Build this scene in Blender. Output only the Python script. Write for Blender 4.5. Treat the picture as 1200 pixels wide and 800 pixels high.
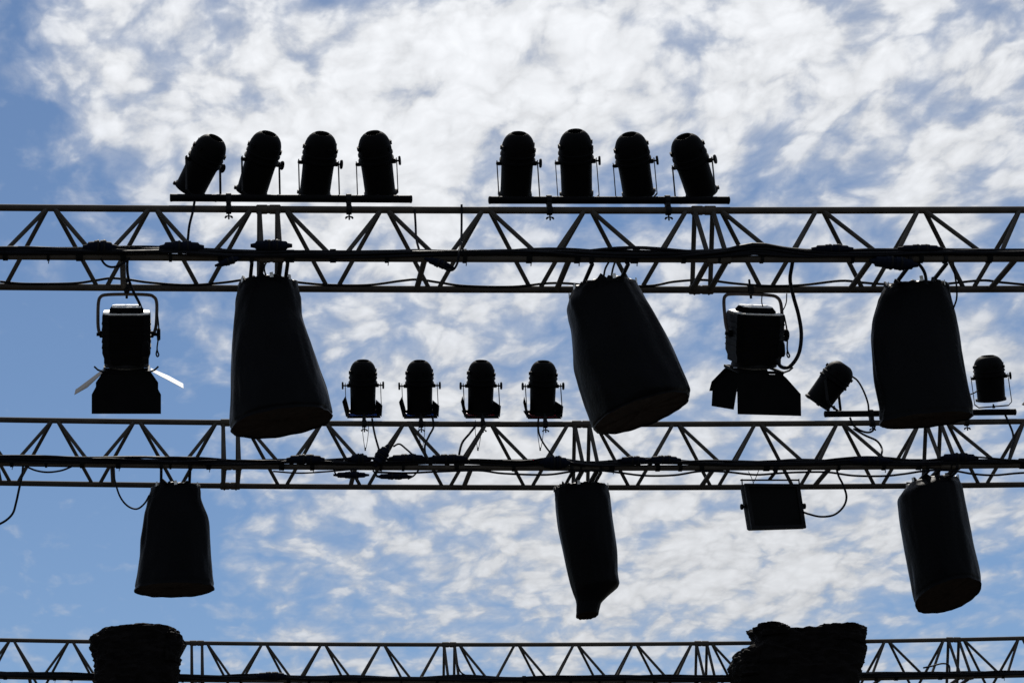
import bpy, math, random
from mathutils import Vector, noise
random.seed(11)
for o in list(bpy.data.objects): bpy.data.objects.remove(o, do_unlink=True)
sc = bpy.context.scene
C = sc.collection

# ------------------------------------------------------------------ camera
F, PX, PY, CAMZ = 2741.0, 180.0, 400.0, 1.6        # focal length and principal point of the 1200 px photograph
TH = math.atan(1080.0 / F)
CT, ST = math.cos(TH), math.sin(TH)
cd = bpy.data.cameras.new('camera'); cam = bpy.data.objects.new('camera', cd); C.objects.link(cam)
cam.location = (0, 0, CAMZ); cam.rotation_euler = (math.pi / 2 + TH, 0, 0)
cd.sensor_width = 36; cd.lens = 36 * F / 1200; cd.shift_x = (600 - PX) / 1200; cd.shift_y = 0
cd.clip_start = 0.1; cd.clip_end = 3000
sc.camera = cam

SUN_EL, SUN_AZ = math.radians(57), math.radians(9)     # azimuth measured from +Y (view) towards +X
SUN = Vector((math.cos(SUN_EL) * math.sin(SUN_AZ), math.cos(SUN_EL) * math.cos(SUN_AZ), math.sin(SUN_EL)))

def ray(x, y):
    a, b = (x - PX) / F, (PY - y) / F
    return Vector((a, CT - b * ST, ST + b * CT))
def at(x, y, Y):                                   # the point seen at pixel x, y in the upright plane at distance Y
    r = ray(x, y); return Vector((0, 0, CAMZ)) + r * (Y / r.y)

# ------------------------------------------------------------------ sky
w = bpy.data.worlds.new('World'); sc.world = w; w.use_nodes = True
nt = w.node_tree; nt.nodes.clear()
N = lambda t: nt.nodes.new(t)
def link(a, b): nt.links.new(a, b)
def M(op, a, b=None, c=None, clamp=False):
    n = N('ShaderNodeMath'); n.operation = op; n.use_clamp = clamp
    for i, v in enumerate((a, b, c)):
        if v is None: continue
        if isinstance(v, (int, float)): n.inputs[i].default_value = v
        else: link(v, n.inputs[i])
    return n.outputs[0]
SKY_STRENGTH = 0.081
HAZE_Z = 0.14                                      # the layer curves away towards the horizon
sky = N('ShaderNodeTexSky'); sky.sky_type = 'NISHITA'; sky.sun_disc = False
sky.sun_elevation = SUN_EL; sky.sun_rotation = SUN_AZ
sky.altitude = 0; sky.air_density = 1.0; sky.dust_density = 0.05; sky.ozone_density = 4.0
tc = N('ShaderNodeTexCoord'); sx = N('ShaderNodeSeparateXYZ'); link(tc.outputs['Generated'], sx.inputs[0])
dz = M('ADD', M('MAXIMUM', sx.outputs[2], 0.0), HAZE_Z)
px_ = M('DIVIDE', sx.outputs[0], dz); py_ = M('DIVIDE', sx.outputs[1], dz)       # flat cloud layer overhead
def vec(x, y, z=0.0):
    n = N('ShaderNodeCombineXYZ')
    for i, v in enumerate((x, y, z)):
        if isinstance(v, (int, float)): n.inputs[i].default_value = v
        else: link(v, n.inputs[i])
    return n.outputs[0]
def fbm(v, scale, detail, rough, dist=0.0):
    n = N('ShaderNodeTexNoise'); n.noise_dimensions = '2D'; link(v, n.inputs['Vector'])
    n.inputs['Scale'].default_value = scale; n.inputs['Detail'].default_value = detail
    n.inputs['Roughness'].default_value = rough; n.inputs['Distortion'].default_value = dist
    return n.outputs['Fac']
P = vec(px_, M('MULTIPLY', py_, 0.72), 0)
# cloud cover: broad clear and thick stretches of the altocumulus sheet
cover = None
def lp(x, y):
    d = ray(x, y).normalized(); return d.x / (d.z + HAZE_Z), d.y / (d.z + HAZE_Z)
COVER = [  # pixel x, y, spread x, spread y, weight
    (400, 60, 330, 110, .20), (400, 210, 230, 90, .22), (850, 50, 380, 110, .19), (760, 150, 140, 60, .06), (560, 420, 170, 110, .24), (640, 650, 290, 90, .22), (950, 640, 190, 70, .18),
    (1000, 420, 170, 130, .12), (1130, 150, 170, 120, .13),
    (0, 110, 75, 180, -.50), (70, 430, 170, 140, -.42), (90, 680, 230, 150, -.48), (310, 350, 90, 30, -.14), (300, 470, 100, 60, -.18), (760, 255, 150, 36, -.16), (980, 215, 130, 40, -.08), (1160, 690, 110, 55, -.24), (1170, 330, 110, 60, -.12), (430, 600, 70, 22, -.12), (980, 755, 160, 25, -.10)]
for (x, y, a, b, wt) in COVER:
    c0 = lp(x, y); s1 = abs(lp(x + a, y)[0] - c0[0]); s2 = abs(lp(x, y + b)[1] - c0[1])
    dx = M('MULTIPLY_ADD', px_, 1 / s1, -c0[0] / s1); dy = M('MULTIPLY_ADD', py_, 1 / s2, -c0[1] / s2)
    g = M('MULTIPLY', M('POWER', 2.71828, M('MULTIPLY', M('MULTIPLY_ADD', dx, dx, M('MULTIPLY', dy, dy)), -1.0)), wt)
    cover = g if cover is None else M('ADD', cover, g)
warp = N('ShaderNodeTexNoise'); warp.noise_dimensions = '2D'; link(P, warp.inputs['Vector']); warp.inputs['Scale'].default_value = 9; warp.inputs['Detail'].default_value = 2
wv = N('ShaderNodeVectorMath'); wv.operation = 'MULTIPLY_ADD'; link(warp.outputs['Color'], wv.inputs[0]); wv.inputs[1].default_value = (.035, .035, 0); link(P, wv.inputs[2])
Q = wv.outputs[0]
puff = fbm(Q, 20, 8, .60)
big = fbm(P, 5.0, 2, .5)
fw = N('ShaderNodeTexNoise'); fw.noise_dimensions = '2D'; link(Q, fw.inputs['Vector']); fw.inputs['Scale'].default_value = 55; fw.inputs['Detail'].default_value = 3
f2 = N('ShaderNodeVectorMath'); f2.operation = 'MULTIPLY_ADD'; link(fw.outputs['Color'], f2.inputs[0]); f2.inputs[1].default_value = (.024, .024, 0); link(Q, f2.inputs[2])
def cells(scale):                                   # rounded altocumulus heads
    vor = N('ShaderNodeTexVoronoi'); vor.voronoi_dimensions = '2D'; vor.feature = 'SMOOTH_F1'; link(f2.outputs[0], vor.inputs['Vector'])
    vor.inputs['Scale'].default_value = scale; vor.inputs['Smoothness'].default_value = .25
    return M('SUBTRACT', .42, vor.outputs['Distance'])
small = cells(58)
dens = M('ADD', M('MULTIPLY_ADD', puff, .85, M('MULTIPLY', big, .55)), M('MULTIPLY_ADD', cells(25), .46, M('MULTIPLY', small, .20)))
dens = M('ADD', M('ADD', dens, .045), cover)
def smooth(v, lo, hi):
    n = N('ShaderNodeMapRange'); n.interpolation_type = 'SMOOTHSTEP'; link(v, n.inputs[0])
    n.inputs[1].default_value = lo; n.inputs[2].default_value = hi; return n.outputs[0]
alpha = M('ADD', M('MULTIPLY_ADD', smooth(dens, .38, .98), .48, M('MULTIPLY', smooth(dens, .68, .98), .32)), M('MULTIPLY', smooth(M('MULTIPLY_ADD', big, .6, cover), .15, .50), .18))
thick = smooth(dens, .72, 1.20)
ds = N('ShaderNodeVectorMath'); ds.operation = 'DOT_PRODUCT'; link(tc.outputs['Generated'], ds.inputs[0]); ds.inputs[1].default_value = SUN
glow = M('POWER', M('MAXIMUM', ds.outputs['Value'], 0.0), 4.0)       # clouds scatter forward: brighter towards the sun
lum = M('MULTIPLY', M('MULTIPLY_ADD', glow, .64, .55), M('ADD', M('MULTIPLY_ADD', thick, .16, .83), M('MULTIPLY_ADD', M('SUBTRACT', puff, .5), .22, M('MULTIPLY', small, .14))))
lum = M('DIVIDE', lum, SKY_STRENGTH)
cc = N('ShaderNodeVectorMath'); cc.operation = 'SCALE'; cc.inputs[0].default_value = (.965, .985, 1.02); link(lum, cc.inputs['Scale'])
mixc = N('ShaderNodeMix'); mixc.data_type = 'RGBA'; link(alpha, mixc.inputs['Factor']); link(sky.outputs[0], mixc.inputs[6]); link(cc.outputs[0], mixc.inputs[7])
w.cycles.sampling_method = 'MANUAL'; w.cycles.sample_map_resolution = 512
bg = N('ShaderNodeBackground'); bg.inputs[1].default_value = SKY_STRENGTH; link(mixc.outputs[2], bg.inputs[0])
wo = N('ShaderNodeOutputWorld'); link(bg.outputs[0], wo.inputs[0])

sl = bpy.data.lights.new('sun', 'SUN'); sl.energy = 4.5; sl.angle = math.radians(0.5); sl.color = (1, .95, .87)
so = bpy.data.objects.new('sun', sl); C.objects.link(so); so.location = (0, 0, 30)
so.rotation_euler = SUN.to_track_quat('Z', 'Y').to_euler()
sc.view_settings.view_transform = 'Standard'; sc.view_settings.look = 'None'; sc.view_settings.exposure = 0; sc.view_settings.gamma = 1
sc.view_settings.use_curve_mapping = False

# ------------------------------------------------------------------ materials
def mat(name, col, rough=.6, metal=0.0, var=.25, scale=9.0, bump=0.0, bscale=60.0, spec=.4, trans=0.0):
    m = bpy.data.materials.new(name); m.use_nodes = True; t = m.node_tree; b = t.nodes['Principled BSDF']
    co = t.nodes.new('ShaderNodeTexCoord'); n = t.nodes.new('ShaderNodeTexNoise'); n.inputs['Scale'].default_value = scale; n.inputs['Detail'].default_value = 6
    t.links.new(co.outputs['Object'], n.inputs['Vector'])
    r = t.nodes.new('ShaderNodeValToRGB'); e = r.color_ramp.elements
    e[0].position, e[1].position = .3, .7
    e[0].color = (*[c * (1 - var) for c in col], 1); e[1].color = (*[min(1, c * (1 + var)) for c in col], 1)
    t.links.new(n.outputs['Fac'], r.inputs[0]); t.links.new(r.outputs[0], b.inputs['Base Color'])
    rr = t.nodes.new('ShaderNodeMapRange'); rr.inputs[3].default_value = max(.05, rough - .1); rr.inputs[4].default_value = min(1, rough + .1)
    t.links.new(n.outputs['Fac'], rr.inputs[0]); t.links.new(rr.outputs[0], b.inputs['Roughness'])
    b.inputs['Metallic'].default_value = metal; b.inputs['Specular IOR Level'].default_value = spec
    if trans: b.inputs['Transmission Weight'].default_value = trans; b.inputs['IOR'].default_value = 1.1
    if bump:
        n2 = t.nodes.new('ShaderNodeTexNoise'); n2.inputs['Scale'].default_value = bscale; n2.inputs['Detail'].default_value = 5
        t.links.new(co.outputs['Object'], n2.inputs['Vector']); bp = t.nodes.new('ShaderNodeBump'); bp.inputs['Strength'].default_value = bump; bp.inputs['Distance'].default_value = .01
        t.links.new(n2.outputs['Fac'], bp.inputs['Height']); t.links.new(bp.outputs[0], b.inputs['Normal'])
    return m
TRUSS = mat('dark_painted_aluminium', (.052, .043, .034), .75, 0, .35, 5, 0, 90, .2)
BRACE = mat('dark_brace_tube', (.042, .037, .031), .75, 0, .35, 7, 0, 90, .2)
BLACK = mat('black_lamp_paint', (.0030, .0030, .0036), .6, 0, .3, 14, .1, 120, .05)
STEEL = mat('blackened_steel', (.010, .010, .011), .6, 0, .3, 20, 0, 60, .08)
FABRIC = mat('black_coated_fabric', (.0016, .0019, .0028), .42, 0, .3, 6, .30, 45, .06)
UNDER = mat('bounce_brown_underside', (.018, .012, .009), .85, 0, .35, 20, .4, 90, .05)  # brown of ground-reflected light put into the colour of the covers' undersides
RUBBER = mat('black_cable_rubber', (.006, .0065, .009), .6, 0, .25, 30, 0, 60, .08)
PLUG = mat('blue_black_plug_housing', (.004, .006, .014), .65, 0, .3, 30, .2, 80, .05)
TAPE = mat('black_gaffer_tape', (.007, .007, .007), .8, 0, .3, 30, 0, 60, .05)
RIM = mat('sun_tinted_dark_rim', (.05, .045, .04), .7, 0, .4, 40, 0, 60, .1)  # ring lightened in colour for the sun caught on the cable hole's edge
MATTE = mat('matt_black_rim', (.005, .005, .006), .95, 0, .3, 20, 0, 60, 0.0)
BRIGHT = mat('galvanised_clip', (.65, .63, .58), .35, .8, .2, 20)
LID = mat('pale_aluminium_lid', (.82, .81, .78), .42, .25, .1, 15)
LEAF = mat('sun_white_barn_door_leaf', (.78, .78, .78), .4, .2, .12, 15)  # sunlight on the outward flap put into a near-white base colour
GREYLEAF = mat('shade_grey_barn_door_leaf', (.05, .052, .058), .6, 0, .12, 15, 0, 60, .08)  # same kind of flap turned from the sun, its shade put into the colour
YOKE = mat('brown_grey_yoke', (.06, .045, .038), .45, .3, .3, 20)
BLUEGEL = mat('blue_gel', (.03, .10, .42), .35, 0, .1, 10, trans=.5)
REDGEL = mat('red_gel', (.30, .015, .03), .35, 0, .1, 10, trans=.5)
GLASS = mat('dark_lens_glass', (.003, .003, .003), .35, 0, .1, 10, 0, 60, .05)
TARP = mat('black_tarpaulin', (.006, .005, .005), .8, 0, .4, 8, .6, 30, .05)
GROUND = mat('asphalt_ground', (.05, .048, .045), .9, 0, .35, .6, .3, 40, .2)

# ------------------------------------------------------------------ mesh helpers
Z = Vector((0, 0, 1))
class MB:
    def __init__(s): s.v, s.f = [], []
    def ring(s, pts): i = len(s.v); s.v += [tuple(p) for p in pts]; return list(range(i, i + len(pts)))
    def bridge(s, a, b):
        n = len(a)
        for i in range(n): s.f.append((a[i], a[(i + 1) % n], b[(i + 1) % n], b[i]))
    def tube(s, pts, r, n=8, cap=True):
        pts = [Vector(p) for p in pts]; rr = r if isinstance(r, (list, tuple)) else [r] * len(pts)
        prev = None; u = None
        for i, p in enumerate(pts):
            t = (pts[min(i + 1, len(pts) - 1)] - pts[max(i - 1, 0)]).normalized()
            if u is None: u = t.orthogonal().normalized()
            u = (u - t * u.dot(t)).normalized(); v = t.cross(u)
            k = s.ring([p + (u * math.cos(2 * math.pi * j / n) + v * math.sin(2 * math.pi * j / n)) * rr[i] for j in range(n)])
            if prev: s.bridge(prev, k)
            elif cap: s.f.append(tuple(reversed(k)))
            prev = k
        if cap: s.f.append(tuple(prev))
        return s
    def lathe(s, o, ax, prof, n=28, cap0=True, cap1=True):
        ax = Vector(ax).normalized(); u = ax.orthogonal().normalized(); v = ax.cross(u); prev = None
        for (t, r) in prof:
            k = s.ring([o + ax * t + (u * math.cos(2 * math.pi * j / n) + v * math.sin(2 * math.pi * j / n)) * r for j in range(n)])
            if prev: s.bridge(prev, k)
            elif cap0: s.f.append(tuple(reversed(k)))
            prev = k
        if cap1: s.f.append(tuple(prev))
        return s
    def box(s, c, a, b, d):
        a, b, d = Vector(a), Vector(b), Vector(d); c = Vector(c); i = len(s.v)
        for x in (-1, 1):
            for y in (-1, 1):
                for z in (-1, 1): s.v.append(tuple(c + a * x + b * y + d * z))
        for q in ((0, 1, 3, 2), (4, 6, 7, 5), (0, 4, 5, 1), (2, 3, 7, 6), (0, 2, 6, 4), (1, 5, 7, 3)): s.f.append(tuple(i + k for k in q))
        return s
    def slab(s, poly, th):                          # a plate: outline and thickness vector
        th = Vector(th); a = s.ring(poly); b = s.ring([Vector(p) + th for p in poly])
        s.f.append(tuple(reversed(a))); s.f.append(tuple(b)); s.bridge(a, b); return s
    def loft(s, rings, cap0=True, cap1=True):
        prev = None
        for r in rings:
            k = s.ring(r)
            if prev: s.bridge(prev, k)
            elif cap0: s.f.append(tuple(reversed(k)))
            prev = k
        if cap1: s.f.append(tuple(prev))
        return s
    def build(s, name, m, parent=None, angle=35, bevel=0.0):
        me = bpy.data.meshes.new(name)
        o0 = Vector(parent['_o']) if parent else (sum((Vector(p) for p in s.v), Vector()) / len(s.v))
        me.from_pydata([tuple(Vector(p) - o0) for p in s.v], [], s.f)
        me.materials.append(m)
        import bmesh
        bm = bmesh.new(); bm.from_mesh(me); bmesh.ops.recalc_face_normals(bm, faces=bm.faces); bm.to_mesh(me); bm.free()
        me.polygons.foreach_set('use_smooth', [True] * len(me.polygons)); me.set_sharp_from_angle(angle=math.radians(angle))
        o = bpy.data.objects.new(name, me); C.objects.link(o)
        if parent:                                  # keep the origin at the part's own middle
            root = parent
            c = sum((v.co for v in me.vertices), Vector()) / len(me.vertices)
            for v in me.vertices: v.co -= c
            o.parent = root; o.location = c; o['_o'] = tuple(o0 + c)
        else: o.location = o0; o['_o'] = tuple(o0)
        if bevel:
            md = o.modifiers.new('bevel', 'BEVEL'); md.width = bevel; md.segments = 2; md.limit_method = 'ANGLE'
        return o
def tag(o, label, cat, group=None, kind=None):
    if label: o['label'] = label
    if cat: o['category'] = cat
    if group: o['group'] = group
    if kind: o['kind'] = kind
    return o
def thing(name, loc, label, cat, group=None):
    o = bpy.data.objects.new(name, None); C.objects.link(o); o.location = loc; o['_o'] = tuple(loc); o.empty_display_size = .1
    return tag(o, label, cat, group)
def poly_pts(pts, n=9):                            # straight runs with eased corners
    pts = [Vector(p) for p in pts]; out = []
    for a, b in zip(pts[:-1], pts[1:]): out += [a.lerp(b, k / n) for k in range(n)]
    out.append(pts[-1])
    for _ in range(4): out = [out[0]] + [(out[i - 1] + out[i] * 2 + out[i + 1]) / 4 for i in range(1, len(out) - 1)] + [out[-1]]
    return out
def curve_pts(pts, n=8):                           # Catmull-Rom through points
    pts = [Vector(p) for p in pts]; q = [pts[0] * 2 - pts[1]] + pts + [pts[-1] * 2 - pts[-2]]; out = []
    for i in range(1, len(q) - 2):
        for k in range(n):
            t = k / n; a, b, c, d = q[i - 1], q[i], q[i + 1], q[i + 2]
            out.append(.5 * ((2 * b) + (c - a) * t + (2 * a - 5 * b + 4 * c - d) * t * t + (3 * b - a - 3 * c + d) * t ** 3))
    out.append(pts[-1]); return out

# ------------------------------------------------------------------ ground
g = MB(); R = 1500
g.slab([(-R, -R, -.2), (R, -R, -.2), (R, R, -.2), (-R, R, -.2)], (0, 0, .2))
tag(g.build('ground', GROUND), 'dark asphalt ground under the lighting rig', 'ground', kind='structure')

# ------------------------------------------------------------------ trusses
W2, HH = .265, .48
class Tr: pass
def truss(s, ypx, ends, xj, k0, k1, label, HH=HH):
    """s = px per metre at the upper chord, ypx = its centre row, ends = rows at px 0 / 600 / 1200"""
    T = Tr(); zc = F / s; b = (PY - ypx) / F * zc
    T.s = s; T.Y = zc * CT - b * ST; T.Z = CAMZ + zc * ST + b * CT
    xs = [(p - PX) / s for p in (0, 600, 1200)]
    ds_ = [-(e - ypx) / s / .94 for e in ends]
    def dz_(X):
        X = max(xs[0] - 1, min(xs[2] + 1, X)); r = 0
        for i in range(3):
            l = ds_[i]
            for j in range(3):
                if j != i: l *= (X - xs[j]) / (xs[i] - xs[j])
            r += l
        return r
    T.apex = lambda X: Vector((X, T.Y, T.Z + dz_(X)))
    T.near = lambda X: Vector((X, T.Y - W2, T.Z - HH + dz_(X)))
    T.far = lambda X: Vector((X, T.Y + W2, T.Z - HH + dz_(X)))
    J = [xj + 3.0 * k for k in range(k0, k1 + 1)]; T.J = J
    root = thing('lighting_truss', (0.5 * (J[0] + J[-1]), T.Y, T.Z - HH), label, 'truss', 'triangular trusses carrying the lamps'); T.root = root
    RC, RB = .0245, .0155
    def bar(a, b, r, nm, m, n=10):
        a, b = Vector(a), Vector(b); MB().tube([a, b], r, n).build(nm, m, root)
    for a, bb in zip(J[:-1], J[1:]):
        for fn in (T.apex, T.near, T.far):
            MB().tube([fn(a + .006 + (bb - a - .012) * i / 8) for i in range(9)], RC, 14).build('chord', TRUSS, root)
        p = (3 - .194) / 4
        ax = [a + .097 + p * i for i in range(5)]
        for i in range(4):
            m = (ax[i] + ax[i + 1]) / 2
            for fn in (T.near, T.far):
                for xa, sg in ((ax[i], 1), (ax[i + 1], -1)):
                    A = T.apex(xa + sg * .022); B = fn(m - sg * .03); d = (B - A).normalized()
                    bar(A + d * .018, B - d * .018, RB, 'brace', BRACE)
        for xx in (a + .062, bb - .062):
            A, Nn, Ff = T.apex(xx), T.near(xx), T.far(xx)
            for p0, p1 in ((A, Nn), (A, Ff)):
                d = (p1 - p0).normalized(); bar(p0 + d * .02, p1 - d * .02, .0165, 'end_strut', BRACE)
            bar(Nn + Vector((0, .02, 0)), Ff - Vector((0, .02, 0)), .02, 'cross_tube', BRACE)
        for xx in (a + 1.03, bb - 1.0):
            bar(T.near(xx) + Vector((0, .02, 0)), T.far(xx) - Vector((0, .02, 0)), .02, 'cross_tube', BRACE)
    for x in J[1:-1]:
        for fn in (T.apex, T.near, T.far):
            mb = MB(); c = fn(x)
            mb.lathe(c - Vector((.085, 0, 0)), (1, 0, 0), [(0, .026), (.006, .033), (.075, .033), (.078, .029), (.092, .029), (.095, .033), (.164, .033), (.17, .026)], 14)
            cp = mb.build('coupler', TRUSS, root)
            for sg in (-1, 1):                      # spigot pins through the coupler
                MB().lathe(c + Vector((sg * .05, -.0, -.040)), (0, 0, 1), [(0, .004), (.004, .007), (.066, .007), (.070, .004)], 8).build('pin', STEEL, cp)
    return T
T1 = truss(170.0, 246.5, (243.2, 246.5, 245.9), (314.5 - PX) / 170, -2, 4, 'topmost and nearest of the three dark triangular trusses, two lamp bars standing on it')
T2 = truss(137.3, 496.8, (491.6, 496.9, 493.6), (270.0 - PX) / 137.3, -2, 4, 'middle dark triangular truss with four upright lamps on its upper chord')
T3 = truss(98.6, 754.5, (749.6, 754.8, 747.6), (230.7 - PX) / 98.6, -2, 5, 'lowest and farthest dark triangular truss along the bottom edge with two wrapped bundles', .51)

# ------------------------------------------------------------------ cable looms along the near lower chords
def loom(T, n, label, bumps, seed, lift=.03):
    rnd = random.Random(seed)
    x0, x1 = T.J[0] + .1, T.J[-1] - .1
    root = thing('cable_loom', T.near((x0 + x1) / 2) + Vector((0, 0, .03)), label, 'cables', 'cable looms lying along the trusses')
    for k in range(n):
        s1, s2 = rnd.uniform(0, 90), rnd.uniform(0, 90); r = rnd.choice((.0065, .008, .010, .012)); pts = []
        m = int((x1 - x0) / .09)
        for i in range(m + 1):
            x = x0 + (x1 - x0) * i / m
            a = math.radians(62 + 22 * ((k * 5) % 4 - 1.5) + 70 * noise.noise((x * .8, s1, k * 7.3)))          # place around the chord, upper side towards the camera
            rad = .0245 + r * .9 + (.045 if k % 5 == 2 else .016) * abs(noise.noise((x * 1.4, s2, 2.2))) + (0, .004, .013, .001, .009)[k % 5]
            b = 0
            for (bx, bw, bh) in bumps:
                b += bh * math.exp(-((x - bx) / bw) ** 2) * (.3 + .7 * ((k * 37 + 11) % 10) / 10)
            p = T.near(x) + Vector((0, math.cos(a) * rad * -1.0, max(math.sin(a), -.2) * rad + b))
            pts.append(p)
        MB().tube(pts, r, 6).build('cable', RUBBER, root, 60)
    x = x0 + .3
    while x < x1:
        h = .036 + .016 * rnd.random()
        mb = MB(); c = T.near(x); wv_ = rnd.uniform(.008, .024)
        prof = [Vector((0, math.cos(a) * .033, math.sin(a) * .031 + (h * .75 if math.sin(a) > .1 else 0))) for a in [2 * math.pi * j / 14 for j in range(14)]]
        mb.loft([[c + q + Vector((-wv_, 0, 0)) for q in prof], [c + q + Vector((wv_, 0, 0)) for q in prof]])
        mb.build('tape_band', TAPE, root, 40)
        if rnd.random() < .5:                       # a cut tail of the cable tie
            MB().box(c + Vector((wv_ * .5, -.02, -.042)), (.003, 0, 0), (0, .003, 0), (.002, 0, .018)).build('tie_tail', TAPE, root)
        x += rnd.uniform(.16, .62)
    return root
def X1(p): return (p - PX) / 174.6
def X2(p): return (p - PX) / 140.3
def X3(p): return (p - PX) / 100.1
loom(T1, 13, 'bundle of black cables taped along the topmost truss', [(X1(885), .2, .06), (X1(1090), .35, .02), (X1(205), .3, .02), (X1(640), .6, .012)], 3)
loom(T2, 14, 'bundle of black cables taped along the middle truss', [(X2(545), .3, .035), (X2(650), .2, .05), (X2(355), .25, .03), (X2(760), .22, .03), (X2(1000), .3, .025)], 5)
loom(T3, 18, 'bundle of black cables taped along the lowest truss', [(X3(310), .3, .03), (X3(720), .4, .025), (X3(1040), .5, .02)], 8)

# multi-pin plugs and boxes in the looms: T, px, row offset in metres above chord, length, radius, label
def plug(T, X, dz_, L, r, label, tilt=0, dy=-.035):
    c = T.near(X) + Vector((0, dy, dz_)); ax = Vector((math.cos(tilt), 0, math.sin(tilt)))
    root = thing('cable_plug', c, label, 'plug', 'plugs in the cable looms')
    prof = [(-L / 2 - .03, r * .3), (-L / 2, r * .45), (-L / 2 + .01, r * .8), (-L * .22, r * .85), (-L * .2, r), (-L * .03, r), (-L * .02, r * .88), (L * .02, r * .88), (L * .03, r * 1.02), (L * .25, r * 1.02), (L * .27, r * .82), (L / 2 - .01, r * .75), (L / 2, r * .45), (L / 2 + .03, r * .3)]
    hs = MB().lathe(c, ax, prof, 16).build('housing', PLUG, root)
    for q in (-.1, .14):
        MB().lathe(c + ax * (L * q), ax, [(0, r * 1.0), (.002, r * 1.1), (.012, r * 1.1), (.014, r * 1.0)], 16).build('locking_ring', STEEL, hs)
plug(T1, X1(117), .055, .17, .048, 'fat dark plug on the topmost truss above the leftmost hanging lamp')
plug(T1, X1(213), .06, .24, .042, 'long dark blue plug on the topmost truss left of the leftmost big cover')
plug(T1, X1(318), .075, .22, .04, 'dark plug on the topmost truss right above the leftmost big cover')
plug(T1, X1(268), -.04, .14, .026, 'small tilted plug hanging under the topmost truss beside the leftmost big cover', .35)
plug(T1, X1(514), -.05, .15, .028, 'small plug hanging below the middle of the topmost truss', -.35)
plug(T1, X1(975), .06, .22, .03, 'lumpy plug on the topmost truss left of the rightmost big cover')
plug(T1, X1(1045), -.045, .26, .044, 'fat dark plug slung under the topmost truss above the rightmost big cover', -.1)
plug(T1, X1(1078), .062, .24, .026, 'slim plug on the topmost truss above the rightmost big cover')
plug(T2, X2(358), .055, .26, .042, 'dark plug on the middle truss right of the leftmost big cover')
plug(T2, X2(421), .06, .14, .045, 'stubby dark plug on the middle truss below the first of four upright lamps')
plug(T2, X2(447), .09, .16, .05, 'dark plug leaning upward against a brace below the first two upright lamps', 1.0)
plug(T2, X2(478), .07, .26, .036, 'long plug on the middle truss below the second of four upright lamps')
plug(T2, X2(525), .07, .27, .036, 'long plug on the middle truss between the second and third upright lamps')
plug(T2, X2(411), -.08, .24, .028, 'left of two slim plugs hanging under the middle truss')
plug(T2, X2(461), -.09, .24, .026, 'right of two slim plugs hanging under the middle truss')
plug(T2, X2(650), .035, .2, .055, 'fat blue black plug on the middle truss below the fourth upright lamp')
plug(T2, X2(742), .055, .2, .036, 'left of two dark plugs on the middle truss right of the central junction')
plug(T2, X2(778), .06, .22, .036, 'right of two dark plugs on the middle truss right of the central junction')
plug(T2, X2(1020), .04, .3, .036, 'dark blue plug on the middle truss under the bar with the leaning lamp')
plug(T2, X2(1124), .06, .26, .04, 'dark blue plug on the middle truss above the rightmost small cover')
plug(T3, X3(318), .05, .3, .05, 'dark plug on the lowest truss left of centre')

# ------------------------------------------------------------------ loose cables
def cable(pix, Y, r, label, n=8, m=RUBBER):
    pts = [at(p[0], p[1], Y + (p[2] if len(p) > 2 else 0)) for p in pix]
    return tag(MB().tube(curve_pts(pts, n), r, 7).build('cable', m, None, 60), label, 'cable', 'loose cables on the rig')
n1, f1, a1 = T1.Y - W2, T1.Y + W2, T1.Y
n2, f2, a2 = T2.Y - W2, T2.Y + W2, T2.Y
f1c = [(0, 330), (30, 332.5), (85, 332), (112, 328.5), (130, 326), (150, 327.5), (175, 331), (220, 334), (262, 331), (290, 327), (312, 325), (335, 329), (380, 333.5), (430, 334), (470, 329), (490, 327.5), (515, 331), (545, 335), (600, 336), (640, 332), (665, 332), (700, 335), (760, 335), (790, 330), (825, 328), (860, 332), (900, 335), (940, 334), (985, 329), (1010, 331), (1040, 333), (1100, 333), (1150, 328.5), (1175, 331), (1230, 335), (1300, 333), (1400, 334)]
cable(f1c, f1 - .025, .009, 'black cable wandering along the lower far chord of the topmost truss', 6)
cable([(228, 236), (226, 248), (222, 264), (220, 282), (218, 292)], a1 - .05, .009, 'black cable dropping from the first lamp on the left bar to the topmost truss')
cable([(118, 303), (124, 310.5), (132, 313), (142, 310), (152, 302)], n1 - .03, .008, 'small cable loop hanging under the topmost truss above the leftmost hanging lamp')
cable([(150, 300, -.2), (149, 312, -.1), (150.5, 326, 0), (156, 341), (164, 357), (169, 375), (171, 395), (173, 412)], f1 - .1, .010, 'black cable dropping from the topmost truss down to the leftmost hanging lamp')
cable([(486, 246, .02), (487, 262), (488, 280, -.15), (492, 296, -.28)], a1 - .04, .008, 'cable hanging from the upper chord left of the centre of the topmost truss')
cable([(541, 240), (541, 262, -.02), (540.5, 280, -.15), (538, 296, -.29), (536, 308, -.29), (531, 316, -.29), (524, 316, -.29), (516, 311, -.29)], a1 - .04, .008, 'long cable hanging from the upper chord and looping under the centre of the topmost truss')
cable([(930, 300, -.28), (928, 312, -.25), (926, 328, -.2), (930, 348), (936, 370), (939, 392), (936, 414), (926, 429), (916, 430), (909, 421)], f1 - .1, .013, 'thick black cable looping beside the hanging lamp right of centre')
cable([(1072, 306), (1079, 312), (1084, 321), (1086, 334)], n1 + .02, .011, 'black cable entering the top of the rightmost big cover')
cable([(1117, 307), (1119, 322), (1121, 336), (1121, 350), (1117, 362)], n1 + .05, .006, 'thin cable hanging behind the right edge of the rightmost big cover')
cable([(714, 306), (709, 316), (707, 330)], n1 + .1, .007, 'left one of two cords holding the big tilted cover')
cable([(721, 306), (718, 316), (716, 328)], n1 + .1, .007, 'right one of two cords holding the big tilted cover')
cable([(318, 300), (310, 312), (312, 324), (316, 334)], n1 + .12, .006, 'cord between the struts above the leftmost big cover')
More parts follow.
